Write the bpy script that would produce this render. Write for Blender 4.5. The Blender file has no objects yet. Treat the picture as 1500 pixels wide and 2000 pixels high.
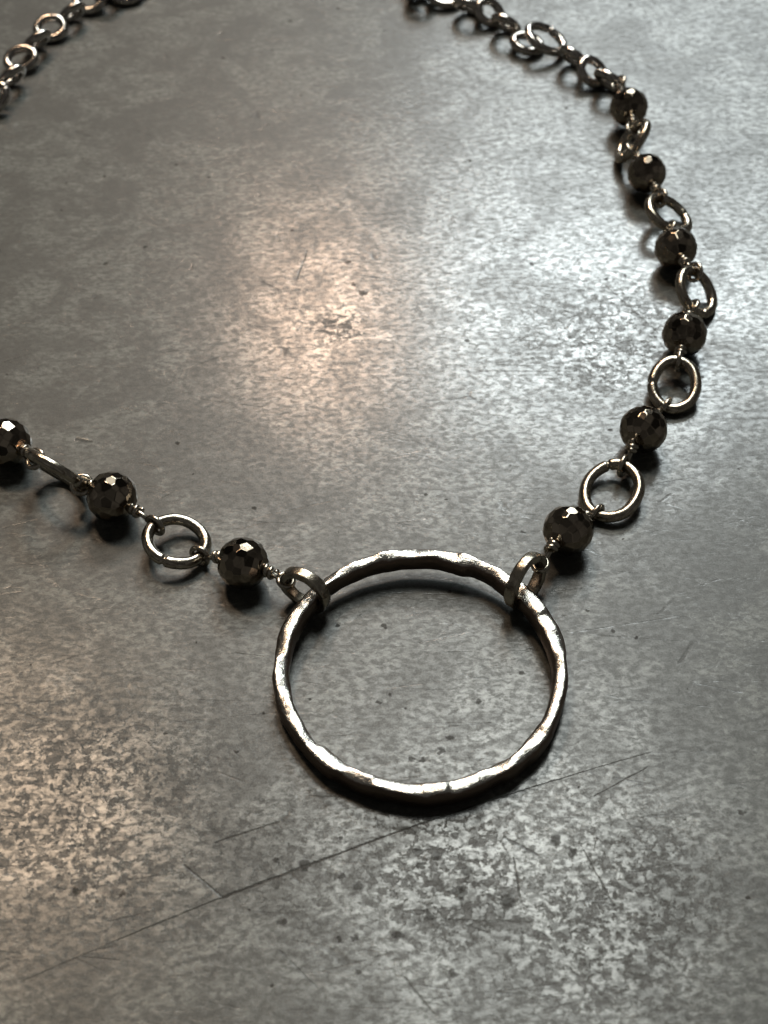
import bpy, bmesh, math, random
import numpy as np
from mathutils import Vector, Matrix, noise

# ------------------------------------------------------------------ scale: everything is laid out in millimetres
S = 0.001
SC = bpy.context.scene
COL = SC.collection

# ------------------------------------------------------------------ camera
F_PX = 3000.0                      # focal length for a picture 1500 x 2000
PITCH = math.radians(49.3)         # below the horizon
DIST = 170.0                       # mm to the table along the axis
CAM = Vector((0, -DIST * math.cos(PITCH), DIST * math.sin(PITCH)))
FWD = Vector((0, math.cos(PITCH), -math.sin(PITCH)))
RIGHT = Vector((1, 0, 0))
UP = RIGHT.cross(FWD)
cam_d = bpy.data.cameras.new('camera')
cam = bpy.data.objects.new('camera', cam_d)
COL.objects.link(cam)
cam.matrix_world = Matrix(((RIGHT.x, UP.x, -FWD.x, CAM.x * S), (RIGHT.y, UP.y, -FWD.y, CAM.y * S),
                           (RIGHT.z, UP.z, -FWD.z, CAM.z * S), (0, 0, 0, 1)))
cam_d.sensor_fit = 'VERTICAL'
cam_d.sensor_height = 24.0
cam_d.lens = F_PX / 2000.0 * 24.0
cam_d.clip_start = 0.002
cam_d.clip_end = 20.0
cam_d.dof.use_dof = True
cam_d.dof.focus_distance = 0.163
cam_d.dof.aperture_fstop = cam_d.lens / 1.2     # a pupil of 1.2 mm: barely soft at the far chain
SC.camera = cam


def px(x, y, z=0.0):
    """the point of height z (mm) seen at pixel x, y of the 1500 x 2000 picture"""
    d = FWD * F_PX + RIGHT * (x - 750.0) + UP * (1000.0 - y)
    return CAM + d * ((z - CAM.z) / d.z)


def pscale(p):
    return F_PX / (p - CAM).dot(FWD)


# ------------------------------------------------------------------ world, lamps, exposure
world = bpy.data.worlds.new('World')
SC.world = world
world.use_nodes = True
wt = world.node_tree
wbg = wt.nodes['Background']
wtc = wt.nodes.new('ShaderNodeTexCoord')
wno = wt.nodes.new('ShaderNodeTexNoise')          # the dim, cluttered room all round
wno.inputs['Scale'].default_value = 2.6
wno.inputs['Detail'].default_value = 2.0
wmr = wt.nodes.new('ShaderNodeMapRange')
wmr.inputs[1].default_value, wmr.inputs[2].default_value = 0.38, 0.68
wmr.inputs[3].default_value, wmr.inputs[4].default_value = 0.009, 0.10
wt.links.new(wtc.outputs['Generated'], wno.inputs['Vector'])
wt.links.new(wno.outputs['Fac'], wmr.inputs[0])
wt.links.new(wmr.outputs[0], wbg.inputs[1])
wbg.inputs[0].default_value = (1.0, 0.97, 0.90, 1)


def lamp(name, gx, gy, dist, size, watts, colour, sy=None):
    """a ceiling lamp or window whose mirror image in the table lies at pixel gx, gy"""
    g = px(gx, gy)
    d = (g - CAM).normalized()
    d.z = -d.z
    p = g + d * dist
    l = bpy.data.lights.new(name, 'AREA')
    l.shape = 'ELLIPSE' if sy is None else 'RECTANGLE'
    l.size = size * S
    l.size_y = (sy or size) * S
    l.energy = watts
    l.color = colour
    o = bpy.data.objects.new(name, l)
    COL.objects.link(o)
    o.location = p * S
    o.rotation_euler = (-d).to_track_quat('-Z', 'Y').to_euler()
    return o


lamp('warm_lamp', 635, 630, 1200, 105, 1.9, (1.0, 0.67, 0.46))
lamp('cool_window', 1190, 640, 1300, 320, 5.2, (0.88, 0.98, 1.0), 170)
lamp('window_upper', 1230, 230, 1400, 420, 3.6, (0.88, 0.98, 1.0), 420)
lamp('warm_lamp_high', 40, 1570, 1200, 170, 2.9, (1.0, 0.73, 0.50))
lamp('ceiling_lamp', 1000, 1720, 1300, 330, 4.3, (0.95, 1.0, 0.95))
lamp('ceiling_bounce', 850, 1150, 1500, 540, 2.5, (0.97, 1.0, 0.95), 700)

SC.view_settings.view_transform = 'Standard'
SC.view_settings.look = 'None'
SC.view_settings.exposure = 0.15
SC.view_settings.gamma = 1.0
SC.view_settings.use_curve_mapping = False
SC.render.engine = 'CYCLES'
SC.cycles.use_denoising = True
SC.cycles.max_bounces = 5
SC.cycles.adaptive_threshold = 0.02
SC.cycles.sample_clamp_indirect = 6.0

rng = random.Random(11)


# ------------------------------------------------------------------ material helpers
class NT:
    def __init__(self, name):
        self.m = bpy.data.materials.new(name)
        self.m.use_nodes = True
        self.t = self.m.node_tree
        self.t.nodes.clear()
        self.out = self.t.nodes.new('ShaderNodeOutputMaterial')

    def n(self, kind, **kw):
        nd = self.t.nodes.new(kind)
        for k, v in kw.items():
            setattr(nd, k, v)
        return nd

    def set(self, sock, v):
        if hasattr(v, 'is_linked') or isinstance(v, bpy.types.NodeSocket):
            self.t.links.new(v, sock)
        else:
            sock.default_value = v

    def math(self, op, a, b=None, c=None, clamp=False):
        nd = self.n('ShaderNodeMath', operation=op, use_clamp=clamp)
        self.set(nd.inputs[0], a)
        if b is not None:
            self.set(nd.inputs[1], b)
        if c is not None:
            self.set(nd.inputs[2], c)
        return nd.outputs[0]

    def vmath(self, op, a, b=None, out=0):
        nd = self.n('ShaderNodeVectorMath', operation=op)
        self.set(nd.inputs[0], a)
        if b is not None:
            self.set(nd.inputs[1], b)
        return nd.outputs[out]

    def noise(self, vec, scale, detail=4, rough=0.55, dist=0.0, col=False):
        nd = self.n('ShaderNodeTexNoise')
        self.set(nd.inputs['Vector'], vec)
        nd.inputs['Scale'].default_value = scale
        nd.inputs['Detail'].default_value = detail
        nd.inputs['Roughness'].default_value = rough
        nd.inputs['Distortion'].default_value = dist
        return nd.outputs['Color' if col else 'Fac']

    def voro(self, vec, scale, feature='F1', out='Distance', rand=1.0):
        nd = self.n('ShaderNodeTexVoronoi', feature=feature)
        self.set(nd.inputs['Vector'], vec)
        nd.inputs['Scale'].default_value = scale
        nd.inputs['Randomness'].default_value = rand
        return nd.outputs[out]

    def step(self, v, lo, hi, a=0.0, b=1.0):
        nd = self.n('ShaderNodeMapRange', interpolation_type='SMOOTHSTEP')
        self.set(nd.inputs[0], v)
        nd.inputs[1].default_value = lo
        nd.inputs[2].default_value = hi
        nd.inputs[3].default_value = a
        nd.inputs[4].default_value = b
        return nd.outputs[0]

    def mix(self, f, a, b):
        nd = self.n('ShaderNodeMix', data_type='RGBA')
        self.set(nd.inputs[0], f)
        for i, v in ((6, a), (7, b)):
            if isinstance(v, tuple):
                nd.inputs[i].default_value = (*v, 1)
            else:
                self.set(nd.inputs[i], v)
        return nd.outputs[2]

    def bump(self, h, dist, strength=1.0, normal=None):
        nd = self.n('ShaderNodeBump')
        nd.inputs['Strength'].default_value = strength
        nd.inputs['Distance'].default_value = dist
        self.set(nd.inputs['Height'], h)
        if normal is not None:
            self.set(nd.inputs['Normal'], normal)
        return nd.outputs[0]

    def coords(self):
        """object coordinates in millimetres"""
        c = self.n('ShaderNodeTexCoord').outputs['Object']
        return self.vmath('MULTIPLY', c, (1 / S, 1 / S, 1 / S))

    def bsdf(self, **kw):
        b = self.n('ShaderNodeBsdfPrincipled')
        for k, v in kw.items():
            self.set(b.inputs[k.replace('_', ' ')], (*v, 1) if isinstance(v, tuple) and len(v) == 3 else v)
        self.t.links.new(b.outputs[0], self.out.inputs[0])
        return b


# ------------------------------------------------------------------ table material
# scratches: pixel polyline ends, half width in mm, depth
SCRATCHES = [
    ((40, 1918), (230, 1835), 0.05, 0.4), ((230, 1835), (435, 1752), 0.08, 0.7), ((435, 1752), (610, 1687), 0.13, 0.75),
    ((610, 1687), (750, 1634), 0.11, 0.75), ((750, 1634), (950, 1565), 0.08, 0.7), ((950, 1565), (1140, 1507), 0.065, 0.7),
    ((1140, 1507), (1270, 1469), 0.045, 0.6),
    ((420, 1645), (545, 1605), 0.10, 0.6), ((360, 1690), (435, 1752), 0.10, 0.5), ((1160, 1555), (1262, 1500), 0.06, 0.6),
    ((1003, 1675), (1016, 1750), 0.08, 0.6), ((1140, 1660), (1200, 1770), 0.08, 0.45), ((545, 1855), (620, 1930), 0.07, 0.35),
    ((985, 1635), (1050, 1670), 0.12, 0.5), ((600, 490), (580, 545), 0.10, 0.5), ((1180, 555), (1285, 650), 0.12, 0.3),
    ((150, 858), (176, 862), 0.30, 0.6), ((790, 1910), (850, 1985), 0.14, 0.3), ((460, 1275), (515, 1282), 0.08, 0.4),
    ((1240, 118), (1420, 108), 0.25, -0.2),
]
# patches where the surface film has flaked: pixel, radius in mm
WORN = [(200, 1570, 16), (480, 1700, 12), (880, 1690, 12), (1180, 1760, 14), (1200, 660, 12), (660, 640, 4)]
PITS = [(898, 1745, .62), (992, 1758, .75), (832, 1782, .3), (838, 1790, .42), (778, 1825, .5), (818, 1662, .42), (853, 1672, .45),
        (822, 1690, .42), (912, 1700, .6), (888, 1634, .35), (551, 1801, .42), (595, 1690, .55), (668, 1712, .32), (663, 1637, .28),
        (664, 1835, .3), (692, 1830, .3), (150, 1740, .4), (1018, 1315, .3), (911, 666, .3), (1022, 1039, .22), (864, 1465, .35),
        (878, 1441, .3), (804, 1483, .3), (826, 1485, .3), (740, 1372, .25), (762, 1356, .25), (935, 1370, .3), (1448, 1586, .3),
        (1108, 1543, .25), (858, 1472, .2), (240, 1745, .3), (700, 1898, .3), (885, 1900, .45), (700, 1730, .45), (540, 1680, .3),
        (690, 555, .35), (708, 572, .5), (680, 512, .35), (1370, 735, .3), (1185, 545, .35), (1120, 1665, .4), (1085, 1640, .5)]


def table_material():
    N = NT('worn_grey_metal_sheet')
    P = N.coords()
    warp = N.vmath('SUBTRACT', N.noise(P, 0.9, 3, 0.6, col=True), (0.5, 0.5, 0.5))
    Pw = N.vmath('ADD', P, N.vmath('MULTIPLY', warp, (0.9, 0.9, 0.0)))
    rot = N.n('ShaderNodeMapping')
    N.set(rot.inputs[0], P)
    rot.inputs['Rotation'].default_value = (0, 0, math.radians(-18))
    rot.inputs['Scale'].default_value = (0.62, 1.0, 1.0)
    Ps = rot.outputs[0]
    # fine streaky mottle, broad cloud
    fine = N.noise(Ps, 1.6, 7, 0.73, 0.4)
    mid = N.noise(Ps, 0.30, 6, 0.70, 0.5)
    cloud = N.noise(P, 0.045, 3, 0.5)
    grain = N.noise(P, 5.0, 2, 0.6)
    # flaked film: crisp edged islands, denser in some zones
    zone = None
    for x, y, rr in WORN:
        q = px(x, y)
        d = N.step(N.vmath('DISTANCE', N.vmath('MULTIPLY', P, (1, 1, 0)), (q.x, q.y, 0), out=1), rr * 0.25, rr * 1.25, 1.0, 0.0)
        zone = d if zone is None else N.math('MAXIMUM', zone, d)
    zone = N.math('MULTIPLY', zone, N.step(cloud, 0.30, 0.55, 0.55, 1.0))
    zk = N.math('MULTIPLY_ADD', zone, 0.85, 0.15)
    fl = N.math('ADD', N.noise(Pw, 0.95, 8, 0.72, 0.3), N.math('MULTIPLY_ADD', mid, 0.30, -0.15))
    flake = N.math('MULTIPLY', N.step(fl, 0.515, 0.545), zk)
    spk = N.noise(Pw, 2.0, 5, 0.68, 0.8)
    speck = N.math('MULTIPLY', N.step(spk, 0.585, 0.612), N.math('MULTIPLY_ADD', zone, 0.85, 0.15))
    patina = N.noise(P, 0.085, 7, 0.68, 0.8)
    # pits scattered by a cell pattern, and the ones that can be told apart
    v = N.n('ShaderNodeTexVoronoi', feature='F1')
    N.set(v.inputs['Vector'], Pw)
    v.inputs['Scale'].default_value = 0.42
    sep = N.n('ShaderNodeSeparateColor')
    N.set(sep.inputs[0], v.outputs['Color'])
    rad = N.math('MULTIPLY', N.math('POWER', sep.outputs[0], 7.0), 0.17)
    pit = N.math('SUBTRACT', 1.0, N.math('DIVIDE', v.outputs['Distance'], N.math('ADD', rad, 0.0005)), clamp=True)
    pit = N.step(pit, 0.0, 0.35)
    wf = N.vmath('SUBTRACT', N.noise(P, 1.7, 2, 0.6, col=True), (0.5, 0.5, 0.5))
    Pf = N.vmath('MULTIPLY', N.vmath('ADD', P, N.vmath('MULTIPLY', wf, (1.3, 0.9, 0.0))), (1, 1, 0))
    for x, y, r in PITS:
        q = px(x, y)
        d = N.vmath('DISTANCE', Pf, (q.x, q.y, 0), out=1)
        pit = N.math('MAXIMUM', pit, N.step(d, r * 0.75, r * 1.3, 0.9, 0.0))
    scr = None
    jit = N.vmath('MULTIPLY', N.vmath('SUBTRACT', N.noise(P, 0.8, 4, 0.7, col=True), (0.5, 0.5, 0.5)), (0.26, 0.26, 0.0))
    Pj = N.vmath('MULTIPLY', N.vmath('ADD', P, jit), (1, 1, 0))
    wob = N.math('MAXIMUM', N.math('MULTIPLY_ADD', N.noise(P, 0.55, 4, 0.75), 2.6, -0.45), 0.12)
    bright = None
    for a, b, w, dep in SCRATCHES:
        A, B = px(*a), px(*b)
        A.z = B.z = 0
        u = (B - A)
        L = u.length
        u /= L
        rel = N.vmath('SUBTRACT', Pj, tuple(A))
        t = N.math('MINIMUM', N.math('MAXIMUM', N.vmath('DOT_PRODUCT', rel, tuple(u), out=1), 0.0), L)
        sc = N.n('ShaderNodeVectorMath', operation='SCALE')
        sc.inputs[0].default_value = tuple(u)
        N.set(sc.inputs['Scale'], t)
        d = N.math('DIVIDE', N.vmath('DISTANCE', rel, sc.outputs[0], out=1), wob)
        val = N.step(d, w * 0.4, w * 1.5, abs(dep), 0.0)
        if dep < 0:
            bright = val if bright is None else N.math('MAXIMUM', bright, val)
        else:
            scr = val if scr is None else N.math('MAXIMUM', scr, val)
    # hairlines rubbed in over the years
    hm = N.n('ShaderNodeMapping')
    N.set(hm.inputs[0], Pj)
    hm.inputs['Rotation'].default_value = (0, 0, math.radians(-27))
    hm.inputs['Scale'].default_value = (0.05, 0.36, 1.0)
    hv = N.voro(hm.outputs[0], 1.0, 'DISTANCE_TO_EDGE')
    hair = N.math('MULTIPLY', N.step(hv, 0.004, 0.016, 1.0, 0.0), N.step(mid, 0.48, 0.60, 0.0, 0.28))
    scr = N.math('MAXIMUM', scr, hair)
    # colour
    c = N.mix(N.step(fine, 0.36, 0.64), (0.037, 0.0385, 0.0335), (0.136, 0.141, 0.126))
    c = N.mix(N.step(mid, 0.44, 0.58, 0.0, 0.62), c, (0.033, 0.034, 0.029))
    c = N.mix(N.step(patina, 0.44, 0.57, 0.0, 0.72), c, (0.033, 0.034, 0.029))
    c = N.mix(N.math('MULTIPLY', flake, 0.75), c, (0.030, 0.027, 0.023))
    c = N.mix(N.math('MULTIPLY', speck, 0.78), c, (0.026, 0.023, 0.020))
    c = N.mix(N.step(grain, 0.3, 0.7, 0.0, 0.18), c, (0.15, 0.148, 0.14))
    dark = N.math('MAXIMUM', N.math('MULTIPLY', pit, 0.85), scr)
    c = N.mix(N.math('MULTIPLY', dark, 0.75), c, (0.022, 0.019, 0.016))
    c = N.mix(bright, c, (0.22, 0.21, 0.19))
    # relief: fine tooth of the sheet, and the edges of the flaked film
    h = N.math('MULTIPLY', fine, 0.009)
    h = N.math('SUBTRACT', h, N.math('MULTIPLY', N.math('MULTIPLY', N.step(fl, 0.515, 0.55), zk), 0.010))
    h = N.math('SUBTRACT', h, N.math('MULTIPLY', scr, 0.035))
    nrm = N.bump(h, S)
    worn = N.math('MAXIMUM', flake, speck)
    r = N.math('ADD', 0.46, N.math('MULTIPLY', worn, 0.10))
    cw = N.math('MULTIPLY', 0.58, N.math('SUBTRACT', 1.0, N.math('MAXIMUM', N.math('MULTIPLY', worn, 0.75), dark)))
    cw = N.math('MULTIPLY', cw, N.math('MULTIPLY', N.step(fine, 0.43, 0.57, 0.30, 1.20), N.step(patina, 0.42, 0.62, 1.10, 0.60)))
    sp = N.math('MULTIPLY_ADD', dark, -0.30, 0.34)
    b = N.bsdf(Base_Color=c, Roughness=r, Normal=nrm, Specular_IOR_Level=sp, Coat_Weight=cw, Coat_Roughness=0.155, Coat_Normal=nrm)
    return N.m


# ------------------------------------------------------------------ metal materials
def metal(name, light, dark, rough, patina=0.5, scale=1.6, bumpd=0.03, oxide_shade=False, rvar=1.0):
    N = NT(name)
    P = N.coords()
    a = N.noise(P, scale, 5, 0.65, 0.6)
    b = N.noise(P, scale * 4.0, 3, 0.6)
    f = N.step(a, 0.45, 0.75, 0.0, patina)
    if oxide_shade:     # brown oxide plus painted dark reflections on the walls; flat top left bare
        tc = N.n('ShaderNodeTexCoord').outputs['Normal']
        sx = N.n('ShaderNodeSeparateXYZ')
        N.set(sx.inputs[0], tc)
        f = N.math('MAXIMUM', f, N.step(N.math('ADD', sx.outputs[2], N.math('MULTIPLY_ADD', a, 0.5, -0.25)), 0.70, 0.95, 0.93, 0.0))
    c = N.mix(f, light, dark)
    r = N.math('ADD', rough, N.math('ADD', N.math('MULTIPLY', f, 0.18 * rvar), N.math('MULTIPLY', b, 0.10 * rvar)))
    nrm = N.bump(N.math('ADD', a, N.math('MULTIPLY', b, 0.35)), bumpd * S)
    N.bsdf(Base_Color=c, Metallic=1.0, Roughness=r, Normal=nrm)
    return N.m


M_TABLE = table_material()
M_PEND = metal('antique_pewter', (0.76, 0.735, 0.675), (0.13, 0.088, 0.064), 0.14, 0.75, 1.9, 0.07, True)
M_JUMP = metal('antique_pewter_strip', (0.44, 0.395, 0.32), (0.08, 0.057, 0.042), 0.16, 0.95, 1.2, 0.04)
M_LINK = metal('antique_brass_wire', (0.46, 0.41, 0.335), (0.10, 0.072, 0.053), 0.13, 0.8, 1.1, 0.03)
M_CHAIN = metal('oxidised_chain', (0.50, 0.46, 0.42), (0.10, 0.07, 0.055), 0.10, 0.6, 1.2, 0.02)
M_WIRE = metal('thin_dark_wire', (0.42, 0.38, 0.32), (0.14, 0.11, 0.09), 0.18, 0.4, 1.8, 0.01)
M_BEAD = metal('faceted_hematite', (0.28, 0.235, 0.185), (0.065, 0.047, 0.035), 0.05, 0.9, 1.3, 0.006, False, 0.3)


# ------------------------------------------------------------------ mesh helpers (vertices given in mm)
def mesh(name, verts, faces, mat, smooth=True):
    me = bpy.data.meshes.new(name)
    me.from_pydata([tuple(v[i] * S for i in range(3)) for v in verts], [], faces)
    me.materials.append(mat)
    if smooth:
        me.polygons.foreach_set('use_smooth', [True] * len(me.polygons))
    me.update()
    return me


def sweep(path, rad, sides=14, closed=False, radii=None):
    """tube along a list of Vectors"""
    n = len(path)
    tang = []
    for i in range(n):
        a = path[(i - 1) % n] if closed or i > 0 else path[i]
        b = path[(i + 1) % n] if closed or i < n - 1 else path[i]
        tang.append((b - a).normalized())
    ref = tang[0].orthogonal().normalized()
    frames = []
    for i in range(n):
        ref = (ref - tang[i] * ref.dot(tang[i])).normalized()
        frames.append((ref.copy(), tang[i].cross(ref)))
    twist = 0.0
    if closed:
        r0 = ref - tang[0] * ref.dot(tang[0])
        r0.normalize()
        twist = math.atan2(r0.dot(frames[0][1]), r0.dot(frames[0][0]))
    vs, fs = [], []
    for i in range(n):
        u, v = frames[i]
        off = -twist * i / n
        r = rad if radii is None else radii[i]
        for k in range(sides):
            t = 2 * math.pi * k / sides + off
            vs.append(path[i] + (u * math.cos(t) + v * math.sin(t)) * r)
    m = n if closed else n - 1
    for i in range(m):
        j = (i + 1) % n
        for k in range(sides):
            l = (k + 1) % sides
            fs.append((i * sides + k, i * sides + l, j * sides + l, j * sides + k))
    if not closed:
        fs.append(tuple(range(sides - 1, -1, -1)))
        fs.append(tuple((n - 1) * sides + k for k in range(sides)))
    return vs, fs


def link(name, me, parent, mw):
    o = bpy.data.objects.new(name, me)
    COL.objects.link(o)
    if parent is not None:
        o.parent = parent
        o.matrix_local = WORLD[parent].inverted() @ mw
    else:
        o.matrix_world = mw
    WORLD[o] = mw
    return o


WORLD = {}


def placed(c, ax, ay, az, k=1.0):
    return Matrix(((ax.x * k, ay.x * k, az.x * k, c.x * S), (ax.y * k, ay.y * k, az.y * k, c.y * S),
                   (ax.z * k, ay.z * k, az.z * k, c.z * S), (0, 0, 0, 1)))


# ------------------------------------------------------------------ the table top
def build_table():
    bm = bmesh.new()
    bmesh.ops.create_cube(bm, size=1.0, matrix=Matrix.Diagonal((1.3, 1.0, 0.03, 1)))
    bmesh.ops.translate(bm, verts=bm.verts, vec=(0, 0.12, -0.015))
    bmesh.ops.bevel(bm, geom=[e for e in bm.edges], offset=0.002, segments=2, affect='EDGES')
    me = bpy.data.meshes.new('table_top')
    bm.to_mesh(me)
    bm.free()
    me.materials.append(M_TABLE)
    o = bpy.data.objects.new('table_top', me)
    COL.objects.link(o)
    o['kind'] = 'structure'
    o['label'] = 'scratched mottled grey metal table top under the necklace'


build_table()

# ------------------------------------------------------------------ the necklace
RING_C = px(820, 1314, 1.3)
necklace = bpy.data.objects.new('necklace', None)
COL.objects.link(necklace)
necklace.location = (RING_C.x * S, RING_C.y * S, 0)
necklace['label'] = 'dark necklace with faceted beads, metal chain and hammered ring pendant on grey table top'
necklace['category'] = 'necklace'
WORLD[necklace] = Matrix.Translation((RING_C.x * S, RING_C.y * S, 0))


# pendant: a hammered band bent to a ring, lying nearly flat
PR_MID, PR_W, PR_H = 13.95, 1.75, 2.35
PEND_TILT = math.radians(2.3)


def build_pendant():
    r = random.Random(5)
    n, m = 420, 40
    # hammer facets along the band, for the top face, the outside and the inside
    def facets(count, amp_h, amp_t):
        edges = sorted([(i + r.uniform(-0.34, 0.34)) / count for i in range(count)])
        return edges, [(r.uniform(-1, 1) * amp_h, r.uniform(-1, 1) * amp_t, r.uniform(-1, 1)) for _ in range(count)]

    def sample(fc, t):
        edges, val = fc
        cnt = len(edges)
        best = []
        for i in range(cnt):
            mid = edges[i]
            d = (t - mid + 0.5) % 1.0 - 0.5
            best.append((abs(d), d, i))
        best.sort()
        L = 2 * math.pi * PR_MID
        sw = sh = st = 0.0
        for d0, s0, i0 in best[:4]:
            k = math.exp(-(d0 * cnt) ** 2 * 7.0)
            sw += k
            sh += k * (val[i0][0] + val[i0][1] * max(-1.2, min(1.2, s0 * L)))
            st += k * val[i0][2]
        return sh / sw, st / sw

    ft, fo, fi, fw = facets(38, .07, .13), facets(27, .34, .12), facets(30, .26, .10), facets(19, .30, .05)
    vs, fs = [], []
    for i in range(n):
        t = i / n
        a = 2 * math.pi * t
        top, tilt = sample(ft, t)
        out, _ = sample(fo, t)
        inn, _ = sample(fi, t)
        wid, _ = sample(fw, t)
        for k in range(m):
            b = 2 * math.pi * k / m
            cb, sb = math.cos(b), math.sin(b)
            e = 0.66
            x = math.copysign(abs(cb) ** e, cb) * PR_W / 2
            z = math.copysign(abs(sb) ** e, sb) * PR_H / 2
            if z > 0:
                z += (top + tilt * x * 0.36) * (z / (PR_H / 2)) ** 2
            if x > 0:
                x += (out * 0.6 + wid * 0.3) * (x / (PR_W / 2))
            else:
                x += (inn * 0.6 - wid * 0.3) * (-x / (PR_W / 2))
            # a seam scored round the outer wall
            if cb > 0.5:
                g = math.exp(-((z + 0.15 + 0.12 * math.sin(3 * a)) / 0.10) ** 2) * max(0, math.sin(a * 1.0 + 4.0) * 0.7 + 0.3)
                x -= 0.10 * g
            q = Vector((math.cos(a), math.sin(a), z * 0.3)) * 9
            nz = noise.noise(q) * 0.05 + noise.noise(q * 3.1) * 0.025
            rr = PR_MID + x + nz
            vs.append((rr * math.cos(a), rr * math.sin(a), z + nz * 0.6))
    for i in range(n):
        j = (i + 1) % n
        for k in range(m):
            l = (k + 1) % m
            fs.append((i * m + k, j * m + k, j * m + l, i * m + l))
    me = mesh('pendant_ring', vs, fs, M_PEND)
    z0 = PR_H / 2 + PR_MID * math.sin(PEND_TILT) + 0.05
    c = Vector((RING_C.x, RING_C.y, z0))
    mw = Matrix.Translation(c * S) @ Matrix.Rotation(PEND_TILT, 4, 'X') @ Matrix.Diagonal((1.0, 1.0, 1, 1))
    return link('pendant_ring', me, necklace, mw), c


pendant, PEND_C = build_pendant()


class Loop:
    """a closed ring placed by the ellipse it shows: centre pixel, direction of the long axis (degrees, image,
    counter-clockwise), outer diameter in mm, short/long ratio, which way it leans"""

    def __init__(self, cx, cy, ang, D, ratio, side, wire, lift=0.0, oval=1.0):
        a = math.radians(ang)
        mn = RIGHT * -math.sin(a) + UP * math.cos(a)
        mj = RIGHT * math.cos(a) + UP * math.sin(a)
        z = 1.0
        for _ in range(6):
            p = px(cx, cy, z)
            view = (CAM - p).normalized()
            mjw = (mj - view * mj.dot(view)).normalized()
            mnw = view.cross(mjw)
            self.n = (view * ratio + mnw * side * math.sqrt(1 - ratio * ratio)).normalized()
            if self.n.z < 0:
                self.n = -self.n
            self.u = mjw
            self.v = self.n.cross(self.u)
            self.R = D / 2 - wire / 2
            self.Rv = self.R * oval
            low = math.sqrt((self.R * self.u.z) ** 2 + (self.Rv * self.v.z) ** 2)
            z = low + wire / 2 + 0.02 + lift
        self.c = px(cx, cy, z)
        self.wire = wire
        self.oval = oval
        self.D = D

    def at(self, t):
        return self.c + self.u * (self.R * math.cos(t)) + self.v * (self.Rv * math.sin(t))

    def tan(self, t):
        return (self.v * (self.Rv * math.cos(t)) - self.u * (self.R * math.sin(t))).normalized()

    def nearest(self, p):
        best = min((((self.at(2 * math.pi * i / 240) - p).length), 2 * math.pi * i / 240) for i in range(240))
        return best[1]

    def mw(self):
        return placed(self.c, self.u, self.v, self.n)


class TableLoop(Loop):
    """an oval ring placed by its long axis on the table: heading, length, width, rise of the far end, roll"""

    def __init__(self, cx, cy, az, L, Wd, pitch, roll, wire, lift=0.0):
        a, p, r = math.radians(az), math.radians(pitch), math.radians(roll)
        h = Vector((math.cos(a), math.sin(a), 0))
        self.u = h * math.cos(p) + Vector((0, 0, math.sin(p)))
        s = Vector((-math.sin(a), math.cos(a), 0))
        k = self.u.cross(s)
        self.v = s * math.cos(r) + k * math.sin(r)
        self.n = self.u.cross(self.v)
        self.R, self.Rv = L / 2 - wire / 2, Wd / 2 - wire / 2
        low = math.sqrt((self.R * self.u.z) ** 2 + (self.Rv * self.v.z) ** 2)
        self.c = px(cx, cy, low + wire / 2 + 0.02 + lift)
        self.wire, self.oval, self.D = wire, self.Rv / self.R, L


_ring_cache = {}


def ring_mesh(name, R, Rv, wire, mat, seed=0):
    key = (name, round(R, 2), round(Rv, 2), round(wire, 2), seed)
    if key not in _ring_cache:
        r = random.Random(seed + 3)
        ph = [r.uniform(0, 6.28) for _ in range(4)]
        n = 144
        path, rad = [], []
        for i in range(n):
            t = 2 * math.pi * i / n
            w = 1 + 0.012 * math.sin(2 * t + ph[0]) + 0.008 * math.sin(5 * t + ph[1])
            path.append(Vector((R * w * math.cos(t), Rv * w * math.sin(t), 0.04 * math.sin(t + ph[2]))))
            # the joint where the wire ends meet
            d = ((t - ph[3] + math.pi) % (2 * math.pi)) - math.pi
            rad.append(wire / 2 * (1 + 0.03 * math.sin(3 * t + ph[1]) - 0.40 * math.exp(-(d / 0.045) ** 2)))
        vs, fs = sweep(path, wire / 2, 16, True, rad)
        _ring_cache[key] = mesh(name, vs, fs, mat)
    return _ring_cache[key]


def flat_ring_mesh(R, Rv, w, th, seed):
    """flat strip bent to a ring, hammered edges"""
    r = random.Random(seed)
    ph = [r.uniform(0, 6.28) for _ in range(5)]
    n, m = 120, 20
    vs, fs = [], []
    for i in range(n):
        t = 2 * math.pi * i / n
        ww = w * (1 + 0.06 * math.sin(3 * t + ph[0]) + 0.04 * math.sin(7 * t + ph[1]))
        for k in range(m):
            b = 2 * math.pi * k / m
            cb, sb = math.cos(b), math.sin(b)
            x = math.copysign(abs(cb) ** 0.5, cb) * th / 2
            z = math.copysign(abs(sb) ** 0.5, sb) * ww / 2 + 0.05 * math.sin(2 * t + ph[2])
            k1 = 1 + 0.012 * math.sin(4 * t + ph[3])
            vs.append(((R * k1 + x) * math.cos(t), (Rv * k1 + x) * math.sin(t), z))
    for i in range(n):
        j = (i + 1) % n
        for k in range(m):
            l = (k + 1) % m
            fs.append((i * m + k, j * m + k, j * m + l, i * m + l))
    return mesh('jump_ring', vs, fs, M_JUMP)


# ---- the two flat jump rings round the pendant
J1 = Loop(596, 1152, -38, 5.6, 0.48, -1, 0.7, 0.0, 1.0)
J2 = Loop(1027, 1134, 62, 6.2, 0.38, -1, 0.7, 0.0, 1.0)
for i, J in enumerate((J1, J2)):
    link('jump_ring', flat_ring_mesh(J.R, J.Rv, 1.35, 0.9, 20 + i), necklace, J.mw())

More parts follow.
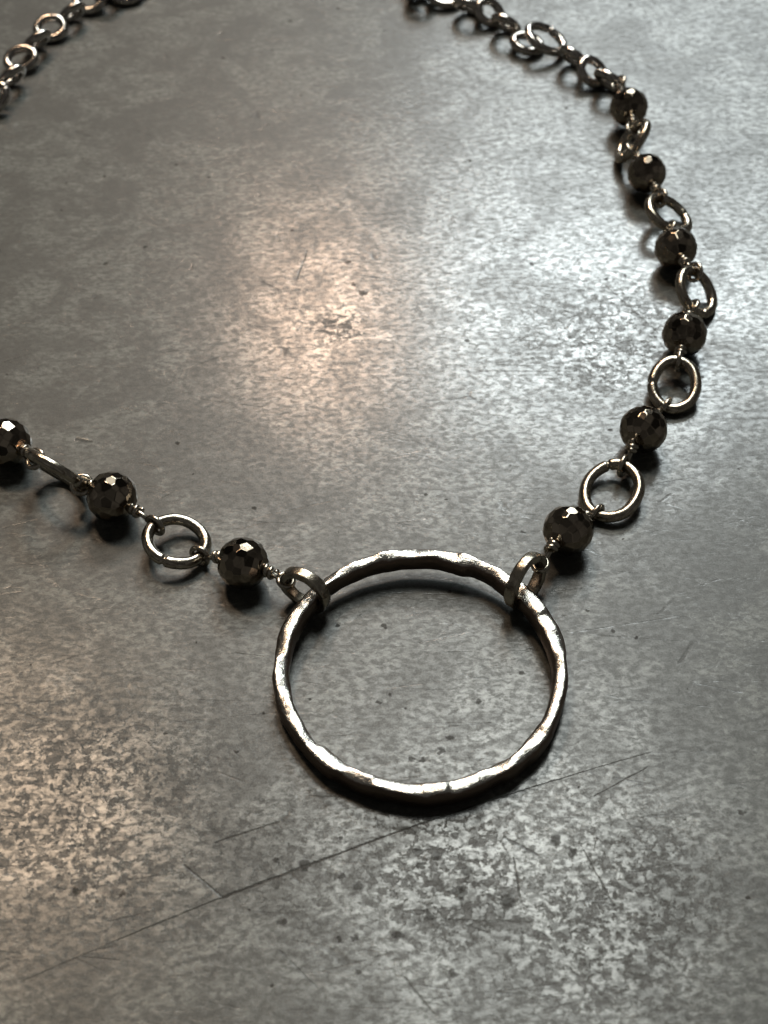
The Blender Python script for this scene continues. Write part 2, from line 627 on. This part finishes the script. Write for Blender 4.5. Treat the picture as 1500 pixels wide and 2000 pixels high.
# ---- the wire links between the beads
W = 1.3
R1 = Loop(1235, 275, 53, 6.9, 0.32, +1, W, 0.3)
R2 = Loop(1305, 419, -40, 7.2, 0.50, +1, W, 0.2)
R3 = Loop(1360, 571, -62, 7.1, 0.55, +1, W, 0.0)
R4 = TableLoop(1317, 751, 78, 8.0, 6.3, 16, 0, W)
R5 = TableLoop(1195, 958, 70, 8.6, 7.2, 8, -6, W)
R6 = Loop(345, 1057, -12, 7.5, 0.76, +1, W, 0.3)
R7 = Loop(110, 918, -31, 8.3, 0.07, -1, W, 0.0)
R8 = Loop(-95, 800, -45, 7.2, 0.6, +1, W, 0.0)
R9 = Loop(-215, 640, -70, 7.2, 0.6, +1, W, 0.0)
R10 = Loop(-265, 480, 90, 7.2, 0.6, +1, W, 0.0)
for i, q in enumerate((R1, R2, R3, R4, R5, R6, R7, R8, R9, R10)):
    link('wire_link', ring_mesh('wire_link', q.R, q.Rv, W, M_LINK, i), necklace, q.mw())


# ---- faceted beads
def bead_mesh(seed):
    """unit sphere of diameter 2 cut by rows of facets, hole along local z"""
    r = random.Random(seed)
    dirs = []
    rows = [(0, 17), (19, 17), (-19, 17), (38, 14), (-38, 14), (56, 10), (-56, 10), (73, 6), (-73, 6)]
    for q, (lat, cnt) in enumerate(rows):
        off = (0.5 if q in (1, 2, 5, 6) else 0.0)
        for i in range(cnt):
            la = math.radians(lat + r.uniform(-2.8, 2.8) * (cnt > 1))
            lo = 2 * math.pi * (i + off + r.uniform(-0.06, 0.06)) / cnt
            dirs.append(Vector((math.cos(la) * math.cos(lo), math.cos(la) * math.sin(lo), math.sin(la))))
    bm = bmesh.new()
    bmesh.ops.create_icosphere(bm, subdivisions=5, radius=1.0)
    bm.free()
    bm = bmesh.new()
    for d in dirs:
        bm.verts.new(d)
    hull = bmesh.ops.convex_hull(bm, input=bm.verts)
    bm.verts.ensure_lookup_table()
    bm.verts.index_update()
    bmesh.ops.triangulate(bm, faces=bm.faces)
    bm.faces.index_update()
    dist = [0.965 + r.uniform(-0.014, 0.012) for _ in dirs]
    tri_pt = {}
    for f in bm.faces:
        A = Matrix([tuple(v.co.normalized()) for v in f.verts])
        b = Vector([dist[v.index] for v in f.verts])
        tri_pt[f.index] = A.inverted_safe() @ b
    vs = [tri_pt[i] for i in range(len(bm.faces))]
    fs = []
    for v in bm.verts:
        n = v.co.normalized()
        u = n.orthogonal().normalized()
        w = n.cross(u)
        fl = sorted((f.index for f in v.link_faces), key=lambda i: math.atan2((vs[i] - n).dot(w), (vs[i] - n).dot(u)))
        fs.append(fl)
    bm.free()
    bm = bmesh.new()
    bv = [bm.verts.new(p) for p in vs]
    for f in fs:
        try:
            bm.faces.new([bv[i] for i in f])
        except ValueError:
            pass
    bmesh.ops.remove_doubles(bm, verts=bm.verts, dist=0.02)
    bmesh.ops.recalc_face_normals(bm, faces=bm.faces)
    flat = set(range(len(bm.faces)))
    bmesh.ops.bevel(bm, geom=bm.edges[:], offset=0.022, segments=2, profile=0.6, affect='EDGES', clamp_overlap=True)
    for v in bm.verts:
        v.co *= S
    me = bpy.data.meshes.new('bead')
    bm.to_mesh(me)
    bm.free()
    me.materials.append(M_BEAD)
    big = sorted(p.area for p in me.polygons)[-len(dirs)]
    me.polygons.foreach_set('use_smooth', [p.area < big * 0.6 for p in me.polygons])
    me.update()
    return me


BEADS = [bead_mesh(s) for s in range(1, 8)]
WR = 0.30


def make_bead(i, cx, cy, rpx, za, la, lb):
    """bead at a pixel with its eye wires caught in the two links la, lb"""
    c = px(cx, cy, za)
    r = rpx / pscale(c)
    ta, tb = la.nearest(c), lb.nearest(c)
    Pa, Pb = la.at(ta), lb.at(tb)
    ax = (Pb - Pa).normalized()
    u = ax.orthogonal().normalized()
    v = ax.cross(u)
    sp = Matrix.Rotation(rng.uniform(0, 6.28), 3, ax)
    u, v = sp @ u, sp @ v
    b = link('bead', BEADS[i % 7], necklace, placed(c, u, v, ax, r))
    for P, L, t, sg in ((Pa, la, ta, -1), (Pb, lb, tb, 1)):
        d = ax * sg
        s0 = c + d * (r * 0.93)
        gap = (P - s0).length
        w = (P - s0).normalized() if gap > 0.4 else d
        # coil wrapped on the stem beside the bead
        hr = L.wire / 2 + WR + 0.12
        coil_len = min(rng.uniform(0.85, 1.35), max(0.5, gap - hr + 0.1))
        e1 = w.orthogonal().normalized()
        e2 = w.cross(e1)
        pts = []
        turns = max(1.0, coil_len / (2 * WR * 0.98))
        K = int(turns * 18) + 1
        for k in range(K):
            f = k / (K - 1)
            an = 2 * math.pi * turns * f + i
            f2 = f + 0.04 * math.sin(9 * f + i * 2.1 + sg)
            pts.append(s0 + w * (coil_len * f2 + 0.05) + e1 * (math.cos(an) * 0.46) + e2 * (math.sin(an) * 0.46) - c)
        vs, fs = sweep(pts, WR, 10)
        link('wire_coil', mesh('wire_coil', vs, fs, M_WIRE), b, Matrix.Translation(c * S))
        # eye that closes round the link
        tn = L.tan(t)
        mid = P + w * 0.06
        side = tn.cross(w)
        if side.length < 0.2:
            side = w.orthogonal()
        side.normalize()
        hw = hr * 0.95
        pts = []
        for k in range(41):
            an = math.pi + 2 * math.pi * k / 40
            pts.append(mid + w * (math.cos(an) * hr) + side * (math.sin(an) * hw) + tn * (0.25 * (k / 40 - 0.5)) - c)
        stem = [s0 - d * 0.3 - c]
        vs, fs = sweep(stem + pts, WR, 10)
        link('wire_eye', mesh('wire_eye', vs, fs, M_WIRE), b, Matrix.Translation(c * S))
    return c, r, (Pa - c).length - r, (Pb - c).length - r


# ---- chain links (small), placed one by one where the picture shows them
CW = 1.3
chain_spec_right = [   # cx, cy, angle, D, ratio, side, lift
    (1191, 158, -34, 5.2, 0.32, -1, 0.0),
    (1157, 140, -50, 5.2, 0.80, 1, 0.0),
    (1119, 111, -33, 4.9, 0.32, -1, 0.0),
    (1066, 76, -32, 7.1, 0.55, 1, 0.3),
    (1030, 85, -18, 5.4, 0.62, 1, 0.0),
    (988, 46, -28, 5.0, 0.32, -1, 0.0),
    (956, 24, -40, 5.2, 0.80, 1, 0.0),
    (915, 12, -20, 5.0, 0.25, -1, 0.0),
    (868, -8, -12, 5.6, 0.72, 1, 0.0),
    (822, -14, -12, 5.0, 0.32, -1, 0.0),
]
chain_spec_left = [
    (-12, 190, 55, 5.4, 0.78, 1, 0.0),
    (22, 150, 38, 5.0, 0.32, -1, 0.0),
    (41, 115, 20, 5.4, 0.80, 1, 0.0),
    (72, 80, 35, 4.9, 0.32, -1, 0.0),
    (99, 55, 15, 5.4, 0.82, 1, 0.0),
    (141, 24, 34, 4.9, 0.32, -1, 0.0),
    (175, 2, 18, 5.4, 0.78, 1, 0.0),
    (212, -12, 22, 4.9, 0.25, -1, 0.0),
    (245, -16, 10, 5.6, 0.75, 1, 0.0),
]
CR = [Loop(a, b, an, D, ra, sd, CW, lf, 0.86) for a, b, an, D, ra, sd, lf in chain_spec_right]
CL = [Loop(a, b, an, D, ra, sd, CW, lf, 0.86) for a, b, an, D, ra, sd, lf in chain_spec_left]


def chain_run(points, n):
    """links alternately lying and standing along a table path beyond the picture"""
    res = []
    P = [Vector(p) for p in points]
    # Catmull-like resample
    dense = []
    for i in range(len(P) - 1):
        p0, p1, p2, p3 = P[max(i - 1, 0)], P[i], P[i + 1], P[min(i + 2, len(P) - 1)]
        for k in range(30):
            t = k / 30
            dense.append(0.5 * ((2 * p1) + (p2 - p0) * t + (2 * p0 - 5 * p1 + 4 * p2 - p3) * t * t + (3 * p1 - p0 - 3 * p2 + p3) * t ** 3))
    dense.append(P[-1])
    acc = [0]
    for a, b in zip(dense, dense[1:]):
        acc.append(acc[-1] + (b - a).length)
    total = acc[-1]
    n = max(2, round(total / 3.3))
    for i in range(1, n):
        s = total * i / n
        j = next(k for k in range(len(acc)) if acc[k] >= s)
        d = (dense[j] - dense[j - 1]).normalized()
        q = dense[j]
        L = Loop.__new__(Loop)
        L.wire, L.oval, L.D = CW, 0.86, 5.2
        L.R, L.Rv = 2.1, 1.8
        L.u = d
        tilt = math.radians(18 if i % 2 else 72)
        side = Vector((0, 0, 1)).cross(d)
        L.v = side * math.cos(tilt) + Vector((0, 0, 1)) * math.sin(tilt)
        L.n = L.u.cross(L.v)
        L.c = Vector((q.x, q.y, abs(L.v.z) * L.Rv + CW / 2 + 0.02))
        res.append(L)
    return res


top_run = chain_run([CL[-1].c.xy.to_3d(), px(330, -45), px(480, -110), px(640, -110), px(760, -50), CR[-1].c.xy.to_3d()], 0)
left_run = chain_run([px(-275, 330), px(-215, 290), px(-110, 250), px(-50, 215), CL[0].c.xy.to_3d()], 0)
for i, q in enumerate(CR + CL + top_run + left_run):
    link('chain_link', ring_mesh('chain_link', q.R, q.Rv, CW, M_CHAIN, i % 4), necklace, q.mw())

bead_spec = [
    (1228, 209, 38, 3.3, CR[0], R1), (1263, 338, 38.5, 3.0, R1, R2), (1320, 485, 42, 3.0, R2, R3), (1337, 652, 44.5, 2.9, R3, R4),
    (1257, 838, 47.5, 2.9, R4, R5), (1110, 1035, 50.5, 2.9, R5, J2), (475, 1100, 52, 2.9, J1, R6), (219, 970, 50.5, 2.9, R6, R7),
    (13, 865, 50, 2.9, R7, R8), (-165, 722, 46, 2.9, R8, R9), (-250, 560, 43, 2.9, R9, R10), (-290, 400, 40, 2.9, R10, left_run[0]),
]
for i, (cx, cy, rp, z, a, b) in enumerate(bead_spec):
    make_bead(i, cx, cy, rp, z, a, b)
